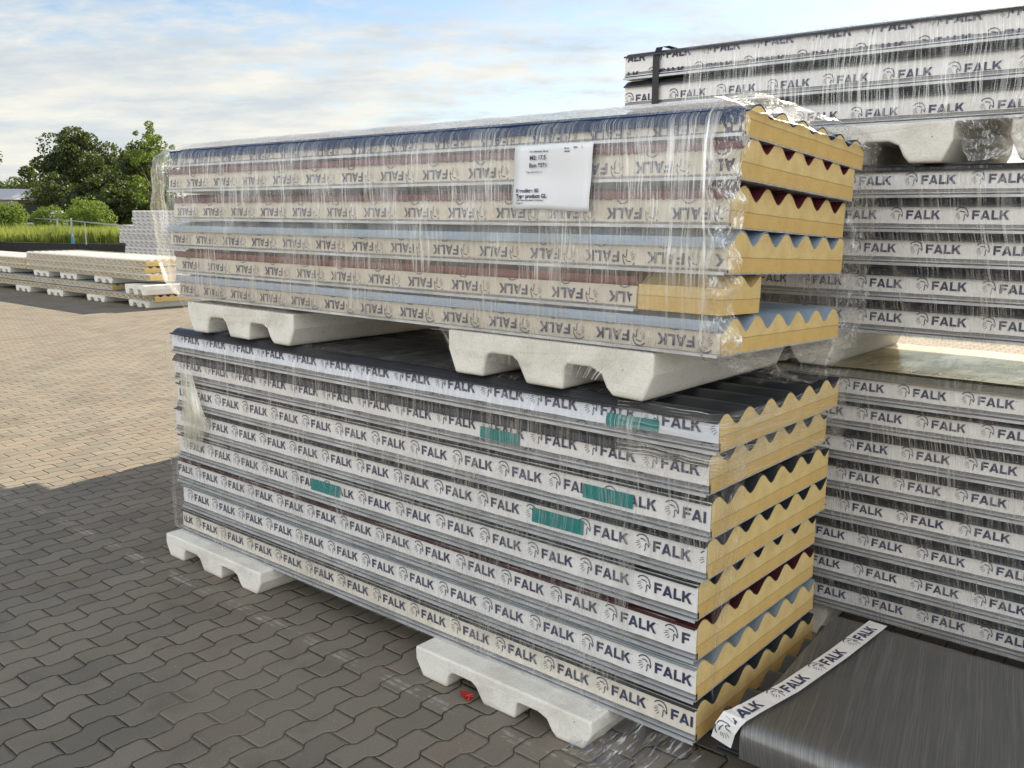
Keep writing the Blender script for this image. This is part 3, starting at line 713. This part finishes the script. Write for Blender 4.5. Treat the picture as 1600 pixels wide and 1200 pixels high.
# film trailing under the right end
rows_ = []; uv = []
for i in range(31):
    a = i / 30; r = []; q = []
    for k in range(25):
        b = k / 24
        x = lin(-1.50, -1.09, a) + .03 * b * math.sin(a * 5); y = lin(2.165, lin(2.02, 1.93, a), b ** .8)
        z = max(.006, lin(.108, .010, min(1, b * 1.35)) + .012 * math.sin(a * 19 + b * 6) * (1 - b) + .012 * abs(noise.noise(Vector((x * 16, y * 16, 1)))))
        r.append(Vector((x, y, z))); q.append((a * .4 + b * .1, b * .3))
    rows_.append(r); uv.append(q)
o = sheet_grid(rows_, uv, .003, 30).build('trailing_film', 'film_clear', None, smooth=True); loc_parent(o, lf)
# back bundles film
def back_film(z0, z1, x0, x1, label, mat='film_back', sag=0.0):
    e = empty('stretch_film', (-.4, 3.7, z0), label, 'film', 'stretch film round the bundles')
    def sec(x, t):
        f = YB - .02
        return [(3.42, z0 - .004), (f + .01, z0), (f, z0 + .03), (f, z1 - .05), (f + .03, z1 - .018), (f + .09, z1), (4.13, z1), (4.17, z1 - .05), (4.16, z0 + .02), (4.1, z0 - .004), (3.42, z0 - .004)]
    o = sleeve('wrap', sec, x0, x1, 70, mat, jitter=.003); loc_parent(o, e)
    return e
tf = back_film(1.915, 2.282, -1.90, 1.2, 'clear stretch film round the highest bundle against the sky', 'film_light')
mf = back_film(1.198, 1.792, -2.1, 1.2, 'streaky stretch film round the middle right hand bundle')
bf = back_film(.135, 1.066, -1.62, 1.2, 'slanting streaks of stretch film round the lowest right hand bundle')
fold_sheet('top_film', [(-1.98, 3.32, 1.0655), (1.2, 3.32, 1.0655), (1.2, 4.12, 1.0655), (-1.98, 4.12, 1.0655)], 'film_sun_tint', bf, 60, 20, .0015, 6)  # flat film tinted for the golden reflection under the middle bundle
# crumpled film drawn down between the highest and the middle bundle
fold_sheet('gathered_film', [(-.90, 3.275, 1.925), (-.62, 3.275, 1.925), (-.74, 3.27, 1.79), (-.83, 3.27, 1.79)], 'film_crumple', tf, 26, 16, .03, 20)
fold_sheet('gathered_film', [(-.62, 3.272, 1.925), (-.2, 3.272, 1.925), (-.30, 3.27, 1.79), (-.76, 3.27, 1.79)], 'film_crumple', tf, 26, 16, .03, 20)
# black strap round highest bundle
def strap():
    m = MB(); pts = [(3.288, 1.915), (3.286, 2.235), (3.31, 2.275), (3.36, 2.286), (4.10, 2.286), (4.16, 2.24), (4.155, 1.91)]
    for (y, z) in pts: m.v += [(-2.045, y, z), (-2.015 + (.0), y, z)]
    for i in range(len(pts) - 1): m.f.append((2*i, 2*i+1, 2*i+3, 2*i+2))
    o = m.build('strap', 'black_strap'); o.modifiers.new('t', 'SOLIDIFY').thickness = .002
    tag(o, 'thin black strap round the left end of the highest bundle', 'strap')
strap()
# film over the dark panel
df = empty('stretch_film', (0, 2.6, .2), 'grey brushed stretch film pulled tight over the low dark panel', 'film', 'stretch film round the bundles')
rows_ = []; uv = []
for i in range(61):
    t = i / 60
    sec = [(0, 2.168, .125), (0, 2.166, .19), (0, 2.178, .221), (0, 2.205, .234), (0, 2.6, .236), (0, 3.02, .234), (0, 3.045, .21), (0, 3.05, .12)]
    pts, arc = densify(sec, .03)
    row = []
    for p, a in zip(pts, arc):
        xl = lin(-.995, -1.06, (p.y - 2.17) / .85)
        row.append(Vector((lin(xl, 1.25, t), p.y, p.z + (.0015 * math.cos(2 * math.pi * (p.y - 2.274) / .1405) if p.z > .23 else 0))))
    rows_.append(row); uv.append([(lin(-1, 1.25, t), a) for a in arc])
o = sheet_grid(rows_, uv, .002, 12).build('wrap', 'film_grey', None, smooth=True); loc_parent(o, df)
# printed tape band across the dark panel
def band():
    P = [Vector(p) for p in [(-1.035, 2.150, .150), (-1.028, 2.150, .205), (-1.016, 2.166, .233), (-.998, 2.200, .2435), (-.98, 2.30, .2455), (-1.028, 2.66, .2455), (-1.045, 3.02, .2455)]]
    # centre line runs from the rounded front edge to the far edge, slanting
    P = [Vector(p) for p in [(-1.045, 2.155, .160), (-1.035, 2.155, .205), (-1.022, 2.168, .234), (-1.004, 2.215, .2445), (-.965, 2.42, .246), (-.935, 2.72, .246), (-.915, 3.03, .2455)]]
    pts, arc = densify(P, .02)
    wdt = .062; m = MB()
    tot = arc[-1]
    def frame(s):
        k = 0
        while k < len(arc) - 2 and arc[k + 1] < s: k += 1
        t = (s - arc[k]) / (arc[k + 1] - arc[k]); p = pts[k].lerp(pts[k + 1], t); d = (pts[k + 1] - pts[k]).normalized()
        side = Vector((1, 0, 0)); side = (side - d * side.dot(d)).normalized(); n = side.cross(d)
        return p, side, n
    for s in arc:
        p, side, n = frame(s)
        m.v += [tuple(p - side * wdt / 2), tuple(p + side * wdt / 2)]
    for i in range(len(arc) - 1): m.f.append((2*i, 2*i+1, 2*i+3, 2*i+2))
    b = m.build('tape_band', 'tape_white'); b.modifiers.new('t', 'SOLIDIFY').thickness = .0006
    tag(b, 'white printed tape band crossing the dark film wrapped panel', 'tape')
    lt = MB(); cap = .036; s0 = .075
    while s0 < tot:
        k = 0
        for piece, ox, oz in [(p, 0.0, -.5) for p in WORD] + [(p, -1.72, -.42) for p in BIRD]:
            k += 1
            q = [(s0 + (u + ox) * cap * .9, (v + oz) * cap) for (u, v) in piece]
            if min(a for a, _ in q) < 0.004 or max(a for a, _ in q) > tot - .004: continue
            vs = []
            for (a, c) in q:
                p, side, n = frame(a); vs.append(tuple(p - side * c + n * (.0014 + .00003 * k)))
            lt.poly(vs)
        s0 += .236
    lt.build('lettering', 'ink', b)
band()
# red plastic scrap under the near foot
def scrap():
    m = MB(); random.seed(3); base = Vector((-1.935, 2.06, .012)); p = base.copy()
    for i in range(26):
        q = base + Vector((random.uniform(-.03, .03), random.uniform(-.012, .015), random.uniform(-.008, .012)))
        m.tube(p, q, .0022, n=5); p = q
    o = m.build('plastic_string', 'red_plastic'); tag(o, 'crumpled red plastic string on the paving under the near foam foot', 'string')
scrap(); random.seed(11)

# ------------------------------------------------------------------ ground
def sheet(name, pts, mat, kind='structure'):
    m = MB(); m.poly(pts); o = m.build(name, mat); tag(o, kind=kind); return o
sheet('paved_yard', [(60, -60, 0), (60, 60, 0), (-30, 22.2, 0), (-37.0, 16.9, 0), (-60, 8.5, 0), (-60, -60, 0)][::1], 'pavers')
sheet('field_ground', [(-900, -900, -.06), (900, -900, -.06), (900, 900, -.06), (-900, 900, -.06)], 'field_soil')
# ------------------------------------------------------------------ distant bundles on the left
GD = 'panels in the distant low bundles'
def far_panel(lbl, x0, x1, y0, z, cream=True, grp=GD, dy=0, letters=True, pit=.118, sheet='sheet_grey', cat='panel', cap=.034, tpitch=PITCH):
    rows = [(.058, .012, .10, 0), (.018, .012, .10, .1)]
    panel(lbl, x0, x1, y0, z, pit, sheet, 'tape_far' if cream else 'tape_white', groove=.006, ttop=.10, rows=rows, group=grp, letters=letters, phase=random.random() * .2, cap=cap, tpitch=tpitch, wid=1.0, cat=cat)
far_panel('lowest cream panel at the right end of the distant bundles', -24.0, -14.75, 7.97, .12)
far_panel('second cream panel from the ground in the distant bundles, with orange foam end', -24.0, -16.25, 7.97, .239)
for i, (lb, xa, xb) in enumerate([('lowest', -19.75, -14.80), ('middle', -19.70, -14.95), ('top white', -19.72, -14.90)]):
    far_panel(f'{lb} panel of the right hand upper distant bundle', xa, xb, 7.93, .483 + .119 * i, sheet='sheet_white')
for i, (lb, xa) in enumerate([('lower', -25.6), ('upper', -25.6)]):
    far_panel(f'{lb} panel of the left hand upper distant bundle', xa, -19.85, 7.95, .483 + .119 * i, sheet='sheet_white')
far_panel('lowest cream panel at the far left of the distant bundles', -34.0, -24.2, 7.97, .12)
far_panel('second cream panel at the far left of the distant bundles', -34.0, -24.2, 7.97, .239)
GFD = 'feet of the distant bundles'
for (xa, lb) in [(-15.60, 'rightmost ground foot'), (-17.2, 'second ground foot from the right'), (-18.9, 'third ground foot from the right'), (-20.4, 'fourth ground foot from the right'), (-22.4, 'fifth ground foot from the right')]:
    foot(xa, xa + .70, 7.93, 8.95, 0, .118, f'{lb} under the distant bundles', GFD, rnd=.01)
for (xa, lb) in [(-16.85, 'rightmost upper foot'), (-18.25, 'second upper foot from the right'), (-19.45, 'third upper foot from the right'), (-21.3, 'fourth upper foot from the right')]:
    foot(xa, xa + .70, 7.93, 8.95, .362, .119, f'{lb} between the tiers of the distant bundles', GFD, rnd=.01)
foot(-15.35, -14.65, 7.75, 8.85, .243, .17, 'loose white foot lying on the lowest distant panel', GFD, rnd=.01)
dfm = empty('stretch_film', (-17, 8.5, .1), 'glinting stretch film round the distant low bundles', 'film', 'stretch film round the bundles')
def fsec(z0, z1):
    return lambda x, t: [(8.1, z0), (7.915, z0 + .01), (7.91, (z0 + z1) / 2), (7.915, z1 - .02), (7.96, z1), (8.95, z1), (8.99, z1 - .03), (8.99, z0)]
for (xa, xb, z0, z1) in [(-19.4, -18.6, .115, .365), (-18.3, -16.3, .115, .362), (-19.7, -15.3, .475, .85)]:
    o = sleeve('wrap', fsec(z0, z1), xa, xb, 20, 'film_back', jitter=.002, step=.08); loc_parent(o, dfm)
# white stack by the fence
GW = 'white panels in the distant tall stack'
bx, by = -33.6, 16.9
for i in range(13):
    wide = i < 9
    z = .02 + i * .132
    far_panel(f'white taped panel, number {i + 1} from the ground in the fence stack', bx + (.0 if wide else 1.05) + random.uniform(-.05, .05) + (.35 if i < 4 else 0), bx + 6, by + random.uniform(-.02, .02), z, cream=False, grp=GW, pit=.131, sheet='sheet_white', cap=.055, tpitch=.36)
# second row of wrapped bundles behind the front stacks
def wrapped(label, x0, x1, y0, z, h, n):
    e = empty('wrapped_bundle', (x0, y0, z), label, 'bundle', 'bundles in the row behind the front stacks')
    w_ = x1 - x0
    for q in (.15, w_ - .9): MB().box(q, q + .7, .0, .84, .0, .118).build('foam_foot', 'eps_foam', e)
    p = (h - .12) / n
    for q in range(n): MB().box(0 if q % 2 else .012, w_, .004 * (q % 2), .85, .1195 + q * p, .1195 + q * p + p - .012).build('panel_layer', 'tape_white', e)
    return e
wrapped('lower wrapped bundle in the dark gap behind the front stacks', -5.60, -2.55, 3.55, 0, 1.5, 11)
wrapped('upper wrapped bundle overhanging behind the front stacks', -6.06, -2.75, 3.55, 1.503, .50, 4)
# ------------------------------------------------------------------ fence, barrier, house
def frm(px, dist, z):
    """ground bearing helper: px is the horizontal bearing (photo column) measured from the camera spot"""
    v = MW.to_3x3() @ Vector(((px - 800) / 1421.3, 0.19, -1)); h = Vector((v.x, v.y)).normalized()
    return Vector((h.x * dist, h.y * dist, z))
fr = empty('fence', frm(110, 43, 0), 'thin metal rail fence with a blue post beyond the distant bundles', 'fence')
pts = [frm(205, 24.5, 1.30), frm(110, 43, 1.31), frm(0, 100, 1.35), frm(-60, 210, 1.4)]
m = MB()
for a, b in zip(pts, pts[1:]): m.tube(a, b, .02, n=6)
o = m.build('rail', 'fence_metal'); loc_parent(o, fr)
o = MB().tube(frm(110, 43, .65), frm(110, 43, 1.42), .035).tube(frm(104, 43, 1.16), frm(98, 43.5, 1.18), .03).build('post', 'fence_metal'); loc_parent(o, fr)
o = MB().tube(frm(110, 43, 0), frm(110, 43, .65), .07).build('post', 'blue_paint'); loc_parent(o, fr)
o = MB().tube(frm(88, 50, 0), frm(88, 50, 1.34), .04).build('post', 'fence_metal'); loc_parent(o, fr)
o = MB().tube(frm(131, 37, .5), frm(131, 37, 1.28), .02).build('post', 'fence_metal'); loc_parent(o, fr)
bar = MB(); a = Vector((-62.0, 7.9, 0)); b = Vector((-29.5, 22.6, 0)); mid = Vector((-37.2, 17.0, 0))
for p, q in ((Vector((-60.5, 8.4, 0)), mid), (mid, b)):
    d = (q - p).normalized(); n = Vector((-d.y, d.x, 0)) * .12
    v0 = len(bar.v)
    for pp in (p, q):
        bar.v += [tuple(pp - n), tuple(pp + n), tuple(pp + n + Vector((0, 0, .42))), tuple(pp - n + Vector((0, 0, .42)))]
    bar.f += [(v0, v0+4, v0+7, v0+3), (v0+3, v0+7, v0+6, v0+2), (v0+1, v0+2, v0+6, v0+5), (v0, v0+3, v0+2, v0+1), (v0+4, v0+5, v0+6, v0+7)]
o = bar.build('retaining_board', 'black_board'); tag(o, 'low black board along the edge of the paved yard before the tall grass', 'barrier')
def house(px, dist, w_, h_, rot, label):
    e = empty('house', frm(px, dist, 0), label, 'house', rot=(0, 0, rot))
    MB().box(-w_/2, w_/2, -1.6, 1.6, 0, h_).build('wall', 'house_wall', e)
    r = MB(); hh = h_ + .9
    r.v = [(-w_/2-.4, -1.9, h_), (w_/2+.4, -1.9, h_), (w_/2+.4, 1.9, h_), (-w_/2-.4, 1.9, h_), (-w_/2-.4, 0, hh), (w_/2+.4, 0, hh)]
    r.f = [(0, 1, 5, 4), (2, 3, 4, 5), (0, 4, 3), (1, 2, 5), (0, 3, 2, 1)]
    r.build('roof', 'house_roof', e)
    for k in (-1, 1):
        MB().box(k * w_/4 - .6, k * w_/4 + .6, -1.66, -1.61, .9, 2.1).build('window', 'black_board', e)
house(16, 88, 2.6, 2.7, math.radians(48), 'small house with a pale roof at the left edge by the trees')
house(60, 70, 2.4, .9, math.radians(40), 'small shed with pale roof behind the round bushes')
# ------------------------------------------------------------------ vegetation
def leaf_quads(m, c, s):
    a = Vector((random.gauss(0, 1), random.gauss(0, 1), random.gauss(0, 1))).normalized(); b = a.orthogonal().normalized(); b.rotate(Matrix.Rotation(random.uniform(0, 6.28), 3, a))
    d = a.cross(b); w_ = s * random.uniform(.5, .9); l = s * random.uniform(.8, 1.3); i = len(m.v)
    m.v += [tuple(c - b * l * .5), tuple(c + d * w_ * .45), tuple(c + b * l * .5), tuple(c - d * w_ * .45)]; m.f.append((i, i+1, i+2, i+3))
def tree(px, dist, h, r, label, mat='leaf_dark', n=5200, leaf=.26, z0=0, kind='tree', crown_lo=.18, squash=1.0, group='trees beyond the yard', lumps=26, lsz=(.22, .42), trunk=True):
    e = empty(kind, frm(px, dist, z0), label, 'bush' if kind == 'bush' else 'tree', group)
    if trunk:
        t = MB(); t.tube((0, 0, 0), (.1, .05, h * .45), r * .075 + .05, r * .05 + .03, 9)
        for k in range(7):
            an = k * 2.4; zz_ = h * (.28 + .06 * k)
            t.tube((.07, .03, zz_ - .1 * h), (math.cos(an) * r * .6, math.sin(an) * r * .6, zz_ + h * .14), r * .035 + .02, .015, 6)
        t.build('trunk', 'bark', e)
    m = MB(); cl_ = []
    for k in range(lumps):
        th = random.uniform(0, 6.283); u = random.uniform(-1, 1); rr = random.uniform(.35, 1) ** .6
        cz = h * (crown_lo + (1 - crown_lo) * .5); hz = h * (1 - crown_lo) * .5
        lr = r * random.uniform(*lsz)
        cl_.append((Vector((math.cos(th) * math.sqrt(1 - u*u) * (r - lr * .7) * rr, math.sin(th) * math.sqrt(1 - u*u) * (r - lr * .7) * rr, cz + u * (hz - lr * .6) * rr)), lr))
    for i in range(n):
        c, lr = random.choice(cl_)
        v = Vector((random.gauss(0, 1), random.gauss(0, 1), random.gauss(0, 1))).normalized() * lr * (random.uniform(.55, 1.08) ** .5)
        v.z *= .8 * squash
        leaf_quads(m, c + v, leaf)
    m.build('crown' if kind != 'bush' else 'foliage', mat, e)
    return e
tree(126, 92, 9.5, 3.7, 'broad dark tree with a rounded crown, tallest beyond the yard', n=15000, lumps=46)
tree(176, 86, 7.2, 2.5, 'dark tree at the right shoulder of the tallest one', n=6000)
tree(205, 80, 7.0, 3.0, 'dense tree right of the tall one above the white stack', 'leaf_mid', n=6500)
tree(66, 98, 6.6, 2.6, 'smaller dark tree left of the tallest one', 'leaf_mid', n=5000)
tree(232, 70, 6.6, 2.4, 'dark tree behind the left end of the upper front stack', n=5000)
tree(240, 44, 5.7, 1.15, 'slim light green young tree rising over the stack corner', 'leaf_light', n=2300, leaf=.13, lumps=42, lsz=(.10, .26), crown_lo=.30)
tree(22, 120, 5.6, 3.4, 'low tree at the left edge behind the pale roof', n=4500)
tree(-6, 110, 5.2, 3.0, 'tree cut by the left edge of the picture', n=4000)
tree(40, 130, 6.2, 2.8, 'far tree between the pale roof and the tall tree', 'leaf_mid', n=3500)
tree(98, 84, 4.8, 3.0, 'dark shrubby tree filling the foot of the tallest tree', n=5500, crown_lo=.02)
tree(160, 78, 4.6, 3.0, 'dark shrubby tree behind the biggest round bush', n=5500, crown_lo=.02)
tree(215, 66, 4.2, 2.6, 'dark shrubby tree behind the tall white stack', n=5500, crown_lo=.02)
tree(-60, 95, 8.5, 4.0, 'big tree beyond the left side of the yard', n=4000)
tree(-140, 90, 7.5, 4.0, 'second big tree beyond the left side of the yard', 'leaf_mid', n=4000)
for px, d_, h_, r_, lb in [(142, 58, 2.75, 1.45, 'largest round clipped bush beyond the tall grass'), (78, 62, 2.2, 1.25, 'small round bush left of the largest bush'), (4, 56, 2.35, 1.35, 'bright round bush cut by the left edge'), (112, 66, 1.9, 1.3, 'low dark bush between two round bushes')]:
    tree(px, d_, h_, r_, lb, 'leaf_light' if 'bright' in lb or 'largest' in lb else 'leaf_mid', n=4200, leaf=.13, kind='bush', crown_lo=0.0, lumps=46, group='round bushes', trunk=False)
for k, (px, d_) in enumerate([(-20, 105), (30, 108), (75, 112), (125, 112), (175, 110), (225, 100), (270, 100)]):
    tree(px, d_, 3.6, 5.0, ['hedge tree at the far left horizon', 'hedge tree under the pale roof', 'hedge tree left of the tall tree foot', 'hedge tree right behind the tall tree', 'hedge tree behind the largest bush', 'hedge tree behind the slim young tree', 'hedge tree hidden by the upper stack'][k], n=3200, leaf=.34, crown_lo=0, group='hedge trees along the field', trunk=True)
g = MB()
for i in range(42000):
    px = random.uniform(-120, 300); d_ = 44 + 22 * random.random() ** 1.6
    p = frm(px, d_, -.05)
    h = random.uniform(.55, 1.1) * (1 + .25 * noise.noise(p * .35)); a = random.uniform(0, 3.14); wv = Vector((math.cos(a), math.sin(a), 0)) * random.uniform(.015, .04); ln = Vector((random.gauss(0, .14), random.gauss(0, .14), 0))
    i0 = len(g.v); g.v += [tuple(p - wv), tuple(p + wv), tuple(p + wv * .7 + ln * .4 + Vector((0, 0, h * .6))), tuple(p + ln + Vector((0, 0, h)))]; g.f.append((i0, i0+1, i0+2, i0+3))
o = g.build('tall_grass', 'grass_blades'); tag(o, 'tall green grass beyond the black board', 'grass', kind='stuff')
